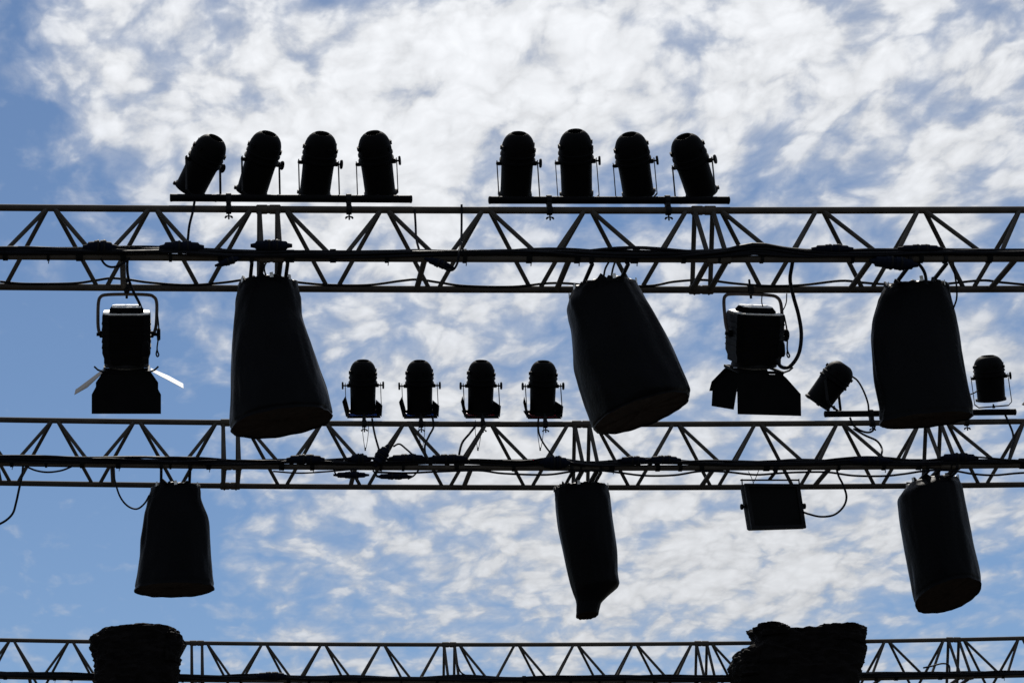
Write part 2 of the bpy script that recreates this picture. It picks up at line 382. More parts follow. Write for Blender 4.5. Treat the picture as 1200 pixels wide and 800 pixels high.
# middle truss
cable([(27, 546), (26, 556), (22.5, 572), (19, 588), (15, 601), (6, 610), (-8, 617)], n2 - .02, .010, 'black cable trailing from the middle truss to the left edge')
cable([(30, 546), (42, 551), (56, 553), (72, 551), (85, 546)], n2 - .03, .008, 'shallow cable loop under the left end of the middle truss')
cable([(131, 545), (134, 560), (140, 580), (149, 592), (160, 596), (169, 590), (175, 580)], n2 - .01, .008, 'cable looping from the middle truss to the leftmost small cover')
cable([(320, 552), (350, 554), (380, 552.5), (420, 549)], n2 - .03, .007, 'slack cable under the middle truss right of the leftmost big cover')
cable([(440, 553), (475, 554), (510, 552.5), (560, 551), (590, 554.5), (640, 556), (672, 552), (700, 551), (722, 553), (755, 557), (790, 556.5), (820, 552), (850, 552.5), (885, 556), (915, 554), (940, 553), (970, 553), (1000, 557), (1035, 557.5), (1060, 555), (1088, 551), (1115, 551), (1140, 555), (1165, 556.5), (1195, 554), (1240, 552)], n2 - .02, .009, 'long slack cable sagging under the right half of the middle truss', 6)
cable([(391, 549), (394, 556), (400, 559)], n2 - .04, .007, 'short cable into the left end of a slim hanging plug')
cable([(437, 551), (443, 558), (448, 560)], n2 - .04, .007, 'short cable joining two slim hanging plugs')
cable([(478, 561), (485, 557), (491, 550)], n2 - .04, .007, 'short cable leaving the right end of a slim hanging plug')
cable([(436, 490), (437.5, 500), (440, 512, -.1), (444, 526, -.2)], a2 - .05, .009, 'cable dropping from the first of the four upright lamps')
cable([(461, 523, -.2), (468, 520, -.2), (476, 526, -.22), (484, 533, -.25)], a2, .008, 'cable arching over the middle truss between the first and second upright lamps')
cable([(507, 489), (508, 500), (503, 510, -.1), (498, 522, -.2), (499, 536, -.26)], a2 - .05, .009, 'cable dropping from the second of the four upright lamps')
cable([(558, 498), (550, 508, -.1), (542, 518, -.15), (538.5, 530, -.22), (538, 540, -.27)], a2 - .05, .010, 'bowed cable dropping from the third of the four upright lamps')
cable([(631, 490), (631, 504), (634, 514, -.1), (640, 524, -.2), (648, 534, -.26)], a2 - .05, .008, 'cable dropping from the fourth of the four upright lamps')
cable([(980, 548), (983, 558), (988, 568), (992, 582), (988, 594), (977, 603), (962, 605), (948, 602), (937, 598)], n2 + .03, .009, 'black cable looping out of the right side of the flat floodlight')
cable([(996, 489), (1000, 498), (1008, 504), (1017, 506.5), (1023, 504), (1026, 497)], a2 - .06, .009, 'cable loop hanging under the bar with the leaning lamp')
cable([(1000, 502), (1014, 510), (1027, 516), (1033, 524), (1033, 532, -.15), (1028, 540, -.27)], a2 - .07, .009, 'cable running down the brace below the leaning lamp')
cable([(1178, 486), (1183, 497), (1187, 508), (1187, 518, -.1), (1184, 530, -.2), (1182, 540, -.28)], a2 - .05, .009, 'cable dropping from the lamp at the right end of the middle truss')
cable([(997, 440), (1005, 446), (1012, 458), (1017, 472), (1018, 482)], a2 - .02, .008, 'cable bowing down behind the leaning lamp to its bar')
cable([(1137, 462), (1142, 460), (1148, 456)], a2 + .03, .006, 'short cable behind the lamp at the right end of the middle truss')
cable([(1082, 782), (1092, 780), (1104, 777), (1112, 779), (1113, 788)], T3.Y - W2, .010, 'thin wire arching over the right end of the lowest truss')
cable([(536, 778), (540, 787), (548, 792)], T3.Y - W2, .010, 'short cable beside the central junction of the lowest truss')

# ------------------------------------------------------------------ lamp bars on the upper chords
def lamp_bar(A, B, T, clamps, label):
    A, B = Vector(A), Vector(B)
    root = thing('lamp_bar', (A + B) / 2, label, 'bar', 'bars carrying lamps')
    d = (B - A).normalized()
    MB().tube([A, B], .0265, 16).build('tube', BLACK, root)
    for e, sg in ((A, -1), (B, 1)): MB().lathe(e, d * sg, [(0, .0265), (.004, .028), (.014, .028), (.018, .02)], 16).build('end_cap', BLACK, root)
    for px in clamps:
        x = (px - PX) / T.s; t = (x - A.x) / (B.x - A.x); c = A.lerp(B, t); q = T.apex(x); h = (c.z - q.z)
        mb = MB(); mb.box((c + q) / 2 + Vector((0, .0, 0)), (.016, 0, 0), (0, .024, 0), (0, 0, max(.012, h / 2 - .03))); br_ = mb.build('bracket', STEEL, root)
        for o, rr in ((c, .030), (q, .028)):
            MB().lathe(o - Vector((.018, 0, 0)), (1, 0, 0), [(0, rr + .003), (.003, rr + .006), (.033, rr + .006), (.036, rr + .003)], 16).build('clamp_ring', STEEL, br_)
        MB().tube([q - Z * .03, q - Z * .075], .006, 8).build('bolt', STEEL, br_)
        w_ = MB(); b0 = q - Z * .058
        for sg in (-1, 1): w_.slab([b0 + Vector((sg * .004, 0, .006)), b0 + Vector((sg * .024, 0, -.012)), b0 + Vector((sg * .03, 0, -.004)), b0 + Vector((sg * .024, 0, .008)), b0 + Vector((sg * .008, 0, .012))], (0, .004, 0))
        w_.build('wing_nut', STEEL, br_)
    return root
def bar_z(x, y, T): return at(x, y, T.Y)
lamp_bar(at(202, 231.8, a1), at(480, 233.4, a1), T1, (268, 409), 'left black bar carrying four leaning lamps on the topmost truss')
lamp_bar(at(575.5, 234.5, a1), at(852, 234.8, a1), T1, (644, 783), 'right black bar carrying four upright lamps on the topmost truss')
lamp_bar(at(968.5, 485, a2), at(1188, 482.6, a2), T2, (1022, 1133), 'black bar on the middle truss passing behind the rightmost big cover')

# ------------------------------------------------------------------ par can lamps
VIEW_UP = Vector((0, -ST, CT)); TOCAM = Vector((0, -CT, -ST))
def par(rear, front, Y, tilt, yoke_base_y, label, group, gel=None, clampT=None, hole=True, gaff=0.0, S=1.0):
    """rear, front: pixels of the can's two end centres; tilt: how far the rear turns to the camera"""
    mid = ((rear[0] + front[0]) / 2, (rear[1] + front[1]) / 2)
    c = at(mid[0], mid[1], Y); zc = (c.y) * CT + (c.z - CAMZ) * ST; s = F / zc
    u = Vector((1, 0, 0)) * (rear[0] - front[0]) + VIEW_UP * (front[1] - rear[1]); Lp = u.length / s; u.normalize()
    toc = (Vector((0, 0, CAMZ)) - c).normalized(); ax = (u * math.cos(tilt) + toc * math.sin(tilt)).normalized()
    L = Lp / math.cos(tilt); k = .111 * S
    O = c + ax * (L / 2)                             # rear end; profile runs forward along -ax
    base_pt = at(mid[0], yoke_base_y, Y)
    root = thing('par_can', base_pt, label, 'lamp', group)
    fwd = -ax
    piv = O + fwd * (L * .47)
    # rear cap (dome) with the cable hole, then ribbed collar
    prof = [(L * .09, k * .30), (L * .07, k * .44), (L * .004, k * .46), (L * .0, k * .49), (L * .004, k * .53), (L * .025, k * .66), (L * .06, k * .80), (L * .10, k * .90), (L * .16, k * .99), (L * .23, k * 1.04), (L * .30, k * 1.05), (L * .31, k * 1.10), (L * .335, k * 1.10), (L * .345, k * 1.04), (L * .39, k * 1.05), (L * .40, k * 1.12), (L * .43, k * 1.12), (L * .445, k * 1.0)]
    cap = MB().lathe(O, fwd, prof, 32, True, True).build('rear_cap', BLACK, root)
    MB().lathe(O, fwd, [(L * .012, k * .452), (-.0015, k * .462), (-.002, k * .475), (.001, k * .485)], 28, False, False).build('cable_gland', RIM, cap)
    prof2 = [(L * .448, k * .99), (L * .46, k * 1.03), (L * .5, k * .99), (L * .7, k * .97), (L * .93, k * .96), (L * .94, k * 1.0), (L * .955, k * 1.03), (L * .985, k * 1.03), (L * .99, k * .95), (L * .97, k * .86), (L * .55, k * .80)]
    can = MB().lathe(O, fwd, prof2, 32, True, True).build('can_body', BLACK, root)
    MB().lathe(O, fwd, [(L * .80, k * .855), (L * .78, k * .6), (L * .77, k * .1)], 28, False, True).build('lens', GLASS, can)
    p = ax.cross(Z).normalized()
    if p.x < 0: p = -p
    q = p.cross(fwd).normalized()
    for j in range(8):                               # vent bumps and screws on the cap
        a = math.pi / 4 * j + .4; dd = p * math.cos(a) + q * math.sin(a)
        MB().box(O + fwd * (L * (.24 if j % 2 else .20)) + dd * (k * 1.02), dd * .010, fwd * (L * .03), dd.cross(fwd) * .016).build('vent_bump', BLACK, cap)
    # yoke: two straps and a foot
    rad = k * (1.36 if gel else 1.27); wst = .011
    foot = Vector((piv.x, piv.y, base_pt.z + .012))
    th = .0025
    path = [piv + p * rad, foot + p * (rad) + Z * .03, foot + p * (rad - .03), foot - p * (rad - .03), foot - p * rad + Z * .03, piv - p * rad]
    pts = [path[0] + Z * .02] + path + [path[-1] + Z * .02]
    side = p.cross(Z).normalized(); mb = MB(); rings = []
    for i, pt in enumerate(pts):
        t = (pts[min(i + 1, len(pts) - 1)] - pts[max(i - 1, 0)]).normalized(); nn = side.cross(t).normalized()
        rings.append([pt + side * wst + nn * th, pt - side * wst + nn * th, pt - side * wst - nn * th, pt + side * wst - nn * th])
    yk_ = mb.loft(rings).build('yoke', STEEL, root)
    for sg in (-1, 1):
        if gel or sg > 0: MB().lathe(piv + p * (sg * k * .98), p * sg, [(0, .017), (.026, .017), (.028, .007), (.044 + (.012 if gel else 0), .007), (.046 + (.012 if gel else 0), .030), (.054 + (.012 if gel else 0), .034), (.060 + (.012 if gel else 0), .030)], 14).build('yoke_knob', BLACK, yk_)
        else: MB().lathe(piv + p * (sg * k * .98), p * sg, [(0, .014), (.026, .014), (.030, .009), (.038, .009)], 10).build('yoke_bolt', BLACK, yk_)
    for sg in (-1, 1):                               # lugs that hold the colour frame
        e = O + fwd * (L * .975) + (p * sg * .9 + q * .35).normalized() * (k * 1.02)
        MB().box(e, fwd * .012, (p * sg) * .012, q * .009).build('frame_lug', STEEL, can)
    if gel:
        gc = O + fwd * (L * 1.015); hw = k * 1.16
        fr = MB()
        for (d1, d2) in ((p, q), (q, p)):
            for sg in (-1, 1): fr.box(gc + d1 * (sg * hw), d1 * .013, d2 * (hw + (.013 if d1 is p else -.013)), fwd * .004)
        gf = fr.build('gel_frame', MATTE, root)
        MB().slab([gc + p * hw * .95 + q * hw * .95, gc - p * hw * .95 + q * hw * .95, gc - p * hw * .95 - q * hw * .95, gc + p * hw * .95 - q * hw * .95], fwd * .001).build('gel', gel, gf)
        for sg in (-1, 1):                           # open barn doors hinged on the two side rails
            a = gc + p * (sg * hw * 1.08); up_ = (ax * .95 + p * sg * (.22 if sg < 0 else .05)).normalized()
            qn = q if q.y < 0 else -q; ht = .14 if sg < 0 else .10
            MB().slab([a - qn * hw * .8 - p * (sg * .030), a + qn * hw * .9 + p * (sg * .012), a + qn * hw * .9 + up_ * ht + p * (sg * .014), a - qn * hw * .8 + up_ * ht - p * (sg * .026)], p * .002).build('frame_wing', MATTE, gf)
    # foot bolt and, on a bare chord, a hook clamp with wing bolt
    MB().lathe(foot - Z * .012, Z, [(0, .012), (.018, .012), (.02, .007), (.034, .007)], 10).build('foot_bolt', STEEL, yk_)
    if clampT:
        qh = clampT.apex(foot.x)
        mb = MB(); mb.box(Vector((foot.x, (foot.y + qh.y) / 2, (foot.z + qh.z) / 2 + .01)), (.014, 0, 0), (0, .016 + abs(foot.y - qh.y) / 2, 0), (0, 0, max(.012, (foot.z - qh.z) / 2 - .012)))
        cl = mb.build('clamp_body', STEEL, root)
        MB().lathe(qh - Vector((.019, 0, 0)), (1, 0, 0), [(0, .028), (.003, .033), (.035, .033), (.038, .028)], 14).build('hook', STEEL, cl)
        MB().tube([qh - Z * .03, qh - Z * .075], .006, 8).build('bolt', STEEL, cl)
        w_ = MB(); b0 = qh - Z * .055
        for sg in (-1, 1): w_.slab([b0 + Vector((sg * .004, 0, .006)), b0 + Vector((sg * .024, 0, -.016)), b0 + Vector((sg * .032, 0, -.004)), b0 + Vector((sg * .008, 0, .012))], (0, .004, 0))
        w_.build('wing_nut', STEEL, cl)
    return root
GA = 'lamps standing on the bars of the topmost truss'
rows = [((252.5, 163), (222, 223), .40, 'leftmost lamp of the left bar, leaning furthest to the right'),
        ((315, 158), (294.5, 226), .40, 'second lamp of the left bar, leaning right'),
        ((377.5, 158), (368.5, 229), .40, 'third lamp of the left bar, leaning slightly right'),
        ((437, 157), (446, 229), .40, 'fourth lamp of the left bar, its top leaning slightly left'),
        ((608, 158), (604, 229.5), .40, 'leftmost lamp of the right bar, nearly upright'),
        ((674, 155), (676, 229.5), .40, 'second and tallest lamp of the right bar, upright'),
        ((737.5, 158.5), (748.5, 229), .40, 'third lamp of the right bar, its top leaning slightly left'),
        ((801, 160.5), (823, 228.5), .40, 'rightmost lamp of the right bar, its top leaning most to the left')]
for i, (a, b, t, lab) in enumerate(rows): par(a, b, a1 + .055, t, 231.8 + 2.5 if i < 4 else 234.6 + 2.5, lab, GA)
GB = 'upright lamps on the upper chord of the middle truss'
for (a, b, gel, lab) in (((425.3, 422.5), (425.3, 484), BLUEGEL, 'first of four upright lamps on the middle truss, blue gel, next to the big cover'),
                         ((491.5, 423), (491.8, 484.5), BLUEGEL, 'second of four upright lamps on the middle truss, blue gel'),
                         ((564.2, 423), (562.8, 484.5), REDGEL, 'third of four upright lamps on the middle truss, red gel'),
                         ((637, 423.5), (635.5, 485), REDGEL, 'fourth of four upright lamps on the middle truss, red gel')):
    par(a, b, a2, .20, 489.5, lab, GB, gel, T2, gaff=0)
par((990, 428), (957, 473), a2 - .02, .12, 480, 'short lamp leaning steeply right on the bar beside the rightmost big cover', 'lamps on the bar of the middle truss', S=1.07)
par((1157.5, 417), (1162, 470), a2, .10, 478, 'upright lamp at the right end of the middle truss behind the rightmost big cover', 'lamps on the bar of the middle truss', S=1.07)

# safety wires that hang from the clamps of the upright lamps
for (x, lab) in ((428, 'first'), (494, 'second'), (560, 'third'), (633, 'fourth')):
    p_ = [(x - 3, 492), (x - 3, 506), (x - 1, 522), (x, 526), (x + 1.5, 522), (x + 3.5, 508), (x + 4, 493)]
    root = thing('safety_wire', at(x, 526, a2 - .04), 'thin wire loop hanging below the %s of the four upright lamps' % lab, 'wire', 'safety wires below the upright lamps')
    MB().tube(curve_pts([at(a, b, a2 - .04) for a, b in p_], 5), .0028, 5).build('wire', STEEL, root)
    MB().box(at(x, 526, a2 - .04), (.006, 0, 0), (0, .004, 0), (0, 0, .014)).build('snap_hook', STEEL, root)

# ------------------------------------------------------------------ fresnel lamps with barn doors
def fresnel(cx, top_y, Y, T, tilt, label, cable_side=1, pan=0.0, near_leaf=None, left=None, right=None, leafmat=(GREYLEAF, LEAF), left_poly=None):
    """cx: pixel column of the middle, top_y: row of the yoke's top"""
    c0 = at(cx, top_y, Y); zc = c0.y * CT + (c0.z - CAMZ) * ST; s = F / zc
    root = thing('fresnel_lamp', c0, label, 'lamp', 'lamps with barn doors hung from the topmost truss')
    ex = Vector((math.cos(pan), math.sin(pan), 0)); ez = VIEW_UP; ed = (-TOCAM)          # screen-like frame: right, up, away
    ez_t = (ez * math.cos(tilt) + TOCAM * math.sin(tilt)).normalized(); ed_t = ex.cross(ez_t).normalized() * 1.0
    if ed_t.y < 0: ed_t = -ed_t
    k = 1.0 / s
    piv = c0 - Z * (47 * k)
    def L(x, z, d=0): return piv + ex * (x * k) + ez_t * (z * k) + ed_t * (d * k)
    # yoke of round tube (hangs plumb)
    yk = [(-31, -1), (-33, 8), (-33.5, 20), (-33, 38), (-30, 45), (-22, 47), (0, 47.5), (22, 47), (31, 45), (35, 38), (35, 20), (34, 8), (31, -1)]
    MB().tube(curve_pts([piv + ex * (a * k) + Z * (b * k / .94) for a, b in yk], 5), 2.0 * k, 10).build('yoke', YOKE, root)
    # octagonal housing, ribbed
    def octo(hw, hd, ch, z): return [L(x, z, d) for x, d in ((-hw + ch, -hd), (hw - ch, -hd), (hw, -hd + ch), (hw, hd - ch), (hw - ch, hd), (-hw + ch, hd), (-hw, hd - ch), (-hw, -hd + ch))]
    hsg = MB().loft([octo(27, 27, 8, 25), octo(28, 28, 8, 23), octo(28, 28, 8, -20), octo(26, 26, 8, -26), octo(26, 26, 8, -32), octo(24, 24, 8, -33)]).build('housing', BLACK, root, 25)
    for j in range(5):
        MB().loft([octo(28.6, 28.6, 8, 15 - j * 7), octo(28.6, 28.6, 8, 13.5 - j * 7)]).build('cooling_rib', BLACK, hsg, 25)
    MB().loft([octo(26.5, 26.5, 8, 25.1), octo(26.5, 26.5, 8, 26.2)]).build('rear_plate', LID, hsg, 25)
    hd_ = MB().loft([octo(19, 18, 5, 26.3), octo(20, 19, 5, 28.0), octo(17, 15, 4, 32.5)]).build('vent_hood', MATTE, root, 25)
    MB().loft([octo(17, 15, 4, 32.6), octo(16.5, 14.5, 4, 33.4)]).build('hood_lid', LID, hd_, 25)
    MB().lathe(L(0, -32), ez_t, [(0, 25 * k), (-3 * k, 26 * k), (-5 * k, 26 * k), (-6 * k, 23 * k)], 28).build('lens_ring', STEEL, root)
    MB().lathe(L(0, -38), ez_t, [(0, 22.5 * k), (-1.5 * k, 18 * k), (-2.5 * k, 8 * k), (-2.7 * k, 1 * k)], 28).build('lens', GLASS, root)
    # tilt knobs
    for sg in (-1, 1):
        MB().lathe(piv + ex * (sg * 27 * k), ex * sg, [(0, 4 * k), (4 * k, 4 * k), (5 * k, 2 * k), (8 * k, 2 * k)] + ([(8.5 * k, 7 * k), (11 * k, 7.5 * k), (12.5 * k, 6 * k)] if sg > 0 else []), 16).build('tilt_knob', BLACK, root)
    # barn doors: frame + four leaves (hinge points, free edge points in lamp pixels: x, z, depth)
    fr = MB()
    for a, b, c, d in ((-27, 27, -27, -25), (-27, 27, 25, 27), (-27, -25, -25, 25), (25, 27, -25, 25)):
        fr.box(L((a + b) / 2, -41, (c + d) / 2), ex * ((b - a) / 2 * k), ed_t * ((d - c) / 2 * k), ez_t * (1.6 * k))
    bd = fr.build('barn_door_frame', BLACK, root)
    def leaf(poly, m): 
        pts = [L(*p) for p in poly]; nn = (pts[1] - pts[0]).cross(pts[2] - pts[0]).normalized()
        MB().slab(pts, nn * .002).build('barn_door', m, bd)
    nl = near_leaf or (-40, 40, -66, -88, -36)
    leaf([(-25, -43, -27), (-29, -46, -28), (nl[0], nl[2], nl[4] + 4), (nl[0], nl[3], nl[4]), (nl[1], nl[3], nl[4]), (nl[1], nl[2], nl[4] + 4), (29, -46, -28), (25, -43, -27)], BLACK)
    leaf([(-25, -43, 27), (-37, -62, 40), (-37, -74, 48), (37, -74, 48), (37, -62, 40), (25, -43, 27)], BLACK)
    lf, rt = left or (-60, -66), right or (66, -60)
    if left_poly: leaf(left_poly, leafmat[0])
    else: leaf([(-28, -43, -20), (lf[0] * .75, lf[1] * .75 - 8, -34), (lf[0], lf[1], -34), (lf[0], lf[1], 10), (lf[0] * .75, lf[1] * .75 - 8, 18), (-28, -43, 20)], leafmat[0])
    leaf([(28, -41, -16), (rt[0] * .75, rt[1] * .85, -26), (rt[0], rt[1], -26), (rt[0], rt[1], 14), (rt[0] * .75, rt[1] * .85, 14), (28, -41, 10)], leafmat[1])
    for sg in (-1, 1):
        MB().tube([L(sg * 26, -41, -26), L(sg * 33, -38, -27), L(sg * 37, -34, -28)], 1.1 * k, 6).build('leaf_catch', STEEL, bd)
    # clamp on the chord above
    top = piv + Z * (47.5 * k / .94); q = T.far(c0.x)
    mb = MB(); mb.box((top + q) / 2, (2.5 * k, 0, 0), (0, .016 + abs(top.y - q.y) / 2, 0), (0, 0, max(.02, (q.z - top.z) / 2))); cl = mb.build('clamp_body', STEEL, root)
    MB().lathe(q - Vector((.02, 0, 0)), (1, 0, 0), [(0, .029), (.004, .034), (.036, .034), (.04, .029)], 14).build('hook', STEEL, cl)
    MB().tube([q + Z * .03, q + Z * .075], .008, 8).build('bolt', STEEL, cl)
    MB().tube([top - Z * .03, top + Z * .01], .009, 8).build('spigot', STEEL, cl)
    # safety wire at the right of the yoke
    sw = [(36, 22), (37.5, 6), (37, -6), (35.5, -18), (36.5, -23), (37.5, -26), (36, -28), (34.5, -25), (35.5, -20)]
    MB().tube(curve_pts([piv + ex * (a * k) + Z * (b * k / .94) - Vector((0, .03, 0)) for a, b in sw], 4), .9 * k, 6).build('safety_wire', STEEL, root)
    MB().lathe(L(22, -22, -26), ez_t, [(0, 5 * k), (3 * k, 6 * k), (14 * k, 5 * k), (18 * k, 2.5 * k)], 12).build('cable_gland', BLACK, root)
    return root
fresnel(148.5, 348, f1, T1, .12, 'leftmost hanging lamp with barn doors, a sunlit white flap at its right')
fresnel(880, 348, f1, T1, .12, 'hanging lamp with barn doors right of centre, its dark flap folded to the left', near_leaf=(-30, 45, -64, -89, -38), right=(44, -72), leafmat=(BLACK, BLACK), pan=.08, left_poly=[(-25, -43, -26), (-37, -44, -12), (-50, -62, -6), (-50, -85, -4), (-32, -85, -30), (-31, -64, -33)])
fresnel(1262, 350, f1, T1, .12, 'hanging lamp beyond the right edge, only a flap tip in view', left=(-64, -82), right=(60, -66), leafmat=(BLACK, LEAF))  # left flap in black: its shadowed face is put into the colour
cable([(893, 345), (893, 356), (898, 366), (906, 372)], f1 - .12, .004, 'left strand of the thin wire loop over the right hanging lamp')
cable([(922, 344), (921, 356), (915, 367), (907, 373)], f1 - .12, .004, 'right strand of the thin wire loop over the right hanging lamp')

# ------------------------------------------------------------------ rain covers over hanging lamps
def cover_bag(T, rows, label, seed, sink=.37, tilt=0.0, nclip=6, depth=1.0, closed=False, under=True, amp=1.0):
    """rows: (left x, y, right x, y) outline pixels from top to bottom; each row is one hoop of the cover"""
    Y = T.Y
    Lm = [at(r[0], r[1], Y) for r in rows]; Rm = [at(r[2], r[3], Y) for r in rows]
    Lc, Rc = poly_pts(Lm, 9), poly_pts(Rm, 9); n = 84; rings = []; m = len(Lc)
    base = (Lc[-1] + Rc[-1]) / 2
    top = (Lc[0] + Rc[0]) / 2
    root = thing('lamp_cover', top, label, 'cover', 'fabric covers over hanging lamps')
    for i in range(m):
        c = (Lc[i] + Rc[i]) / 2; h = (Rc[i] - Lc[i]) / 2; r = h.length * depth; t = i / (m - 1)
        tl = tilt * t; dv = Vector((0, math.cos(tl), -math.sin(tl)))
        ring = []
        for j in range(n):
            a = 2 * math.pi * j / n; ca, sa = math.cos(a), math.sin(a)
            z_ = (c.z - base.z)
            k_ = .050 * (1 - .8 * abs(ca) ** 3) * noise.noise((ca * 1.6 + seed, sa * 1.6, t * 2.0)) + .030 * noise.noise((ca * 3.5, sa * 3.5 + seed, t * 3.5 + 3)) + .012 * noise.noise((ca * 9, sa * 9 + seed, t * 8))
            u_ = a * 2.2 + t * (2.0 + 1.5 * math.sin(seed)) + 1.2 * noise.noise((ca * 2, sa * 2 + seed, t * 2.4))      # slanting drape folds
            k_ += .040 * (1 - 2.2 * abs(noise.noise((u_ * .9, t * 1.7, seed * .37)))) * (.35 + .65 * abs(noise.noise((ca * 2, sa * 2, t * 2 + seed))))
            k_ += .035 * noise.noise((a * 4, t * 14, seed + 4.4)) * max(0, 1 - t * 4)      # tighter gathers near the top
            k_ -= .022 * math.exp(-((t - .955) / .02) ** 2)                                # drawn in above the hem
            k_ *= amp
            ring.append(c + h * (ca * (1 + k_)) + dv * (r * sa * (1 + k_)))
        if i == 0:
            ring = [p + Z * (.018 * noise.noise((j * .45, seed, 1.0)) + .012 * noise.noise((j * 1.3, seed, 5))) for j, p in enumerate(ring)]
        if i == m - 1:
            ring = [p + Z * (.006 * noise.noise((j * .3, seed, 2.0))) for j, p in enumerate(ring)]
        rings.append(ring)
    # puckered top: pulled in to a rough crown
    crown = []
    for q, dzz in ((.86, .012), (.6, .002), (.3, -.02)):
        cc_ = (Lc[0] + Rc[0]) / 2
        crown.append([cc_ + (Vector(p) - cc_) * q + Z * (dzz + .014 * noise.noise((j * .7, q * 9, seed))) for j, p in enumerate(rings[0])])
    hem = [[p * 1 + Vector((0, 0, 0)) for p in rings[-1]]]
    cb = (Lc[-1] + Rc[-1]) / 2
    hem = [[cb + (Vector(p) - cb) * .97 + Z * .012 for p in rings[-1]]]
    mb = MB(); mb.loft(list(reversed(crown)) + rings + hem, True, False); mb.build('cover_cloth', FABRIC, root, 60)
    if under:
        un = MB(); un.loft([[cb + (Vector(p) - cb) * q + Z * (.010 + .01 * (1 - q) + .006 * noise.noise((j * .4, q * 5, seed))) for j, p in enumerate(rings[-1])] for q in (.968, .7, .35, .05)], False, True); un.build('underside', UNDER, root, 60)
    # hem band
    hb = MB(); hb.loft([[cb + (Vector(p) - cb) * 1.006 + Z * .0 for p in rings[-1]], [((Lc[-2] + Rc[-2]) / 2) + (Vector(p) - (Lc[-2] + Rc[-2]) / 2) * 1.008 for p in rings[-2]]], False, False)
    rnd = random.Random(seed)
    tc_ = (Lc[0] + Rc[0]) / 2
    for j in range(nclip):                            # bright spring clips on the gathered edge
        a = int(n * (j + .2 + .6 * rnd.random()) / nclip) % n; p = Vector(rings[0][a]); d = (p - tc_).normalized(); tg = d.cross(Z)
        MB().slab([p + tg * .012 + Z * .02, p - tg * .010 + Z * .024, p - tg * .014 - Z * .012, p + tg * .010 - Z * .016], d * .006).build('clip', BRIGHT, root)
    for j in range(7):                                # loose tufts of cloth at the gathered edge
        a = rnd.randrange(n); p = Vector(rings[0][a]); d = (p - tc_).normalized(); tg = d.cross(Z); hgt = rnd.uniform(.015, .045)
        MB().slab([p + tg * rnd.uniform(.02, .05) - Z * .01, p + tg * .006 + Z * hgt, p - tg * rnd.uniform(.02, .05) - Z * .01], -d * .015).build('cloth_tuft', FABRIC, root)
    # the two hanger bars below the chords and their hooks
    for sg in (-1, 1):
        x = tc_.x + sg * min(.12, (Rc[0] - Lc[0]).length * .3)
        a, b = T.near(x), T.far(x); dn = Z * .045
        MB().box((a + b) / 2 - dn, (.012, 0, 0), (0, (b - a).length / 2 + .02, 0), (0, 0, .007)).build('hanger_bar', STEEL, root)
        for e in (a, b): MB().lathe(e - Vector((.014, 0, 0)), (1, 0, 0), [(0, .028), (.003, .034), (.025, .034), (.028, .028)], 14).build('hook', STEEL, root)
        MB().tube([(a + b) / 2 - dn, Vector((x, T.Y, tc_.z - .03))], .012, 8).build('stem', STEEL, root)
    return root
cover_bag(T1, [(279, 334, 349, 334), (276.5, 350, 352, 350), (275, 366, 354, 374), (272, 400, 367, 408), (270.5, 450, 379, 446), (269.5, 490, 389, 478), (271, 503, 389.5, 488)],
          'wide black cover below the left of the topmost truss, flaring to the lower right', 3, depth=.85)
cover_bag(T1, [(669, 343, 745, 335), (664.5, 360, 749, 342), (670.5, 385, 763, 366), (674, 428, 782, 402), (686, 470, 799, 442), (694, 492, 807, 462), (697, 499, 806, 470)],
          'wide black cover below the centre of the topmost truss, strongly tilted', 17, tilt=.0)
cover_bag(T1, [(1037, 337, 1111, 335), (1030, 350, 1113, 346), (1024, 374, 1121, 376), (1022.5, 401, 1127, 415), (1026, 447, 1134, 452), (1031, 480, 1139, 476), (1031, 497, 1140, 488)],
          'wide black cover below the right of the topmost truss, between the two end lamps', 29, depth=.5)
cover_bag(T2, [(177, 572, 234, 571), (172.5, 586, 236, 586), (169, 604, 244, 607), (165, 640, 246, 640), (160, 676, 249, 672), (157.5, 692, 251.5, 690)],
          'small black cover hanging on the left of the middle truss below the clear blue sky', 41, depth=.7)
cover_bag(T2, [(650, 574, 712, 571), (650.5, 590, 715, 588), (654, 618, 719, 618), (660.5, 649, 723, 648), (668, 680, 723.5, 674), (672, 694, 726, 686), (674.5, 702, 713, 697), (675.5, 709, 704, 706), (675, 722, 701, 720)],
          'narrow black cover at the centre of the middle truss with a pinched torn lower end', 53, nclip=5, depth=.8, tilt=.2, amp=.8)
cover_bag(T2, [(1064, 568, 1122, 564), (1053.5, 583, 1126, 574), (1056, 606, 1131, 606), (1063, 646, 1139, 646), (1070, 686, 1146, 678), (1074, 704, 1148.5, 692)],
          'black cylindrical cover hanging on the right of the middle truss with its round base showing', 67, tilt=.28)

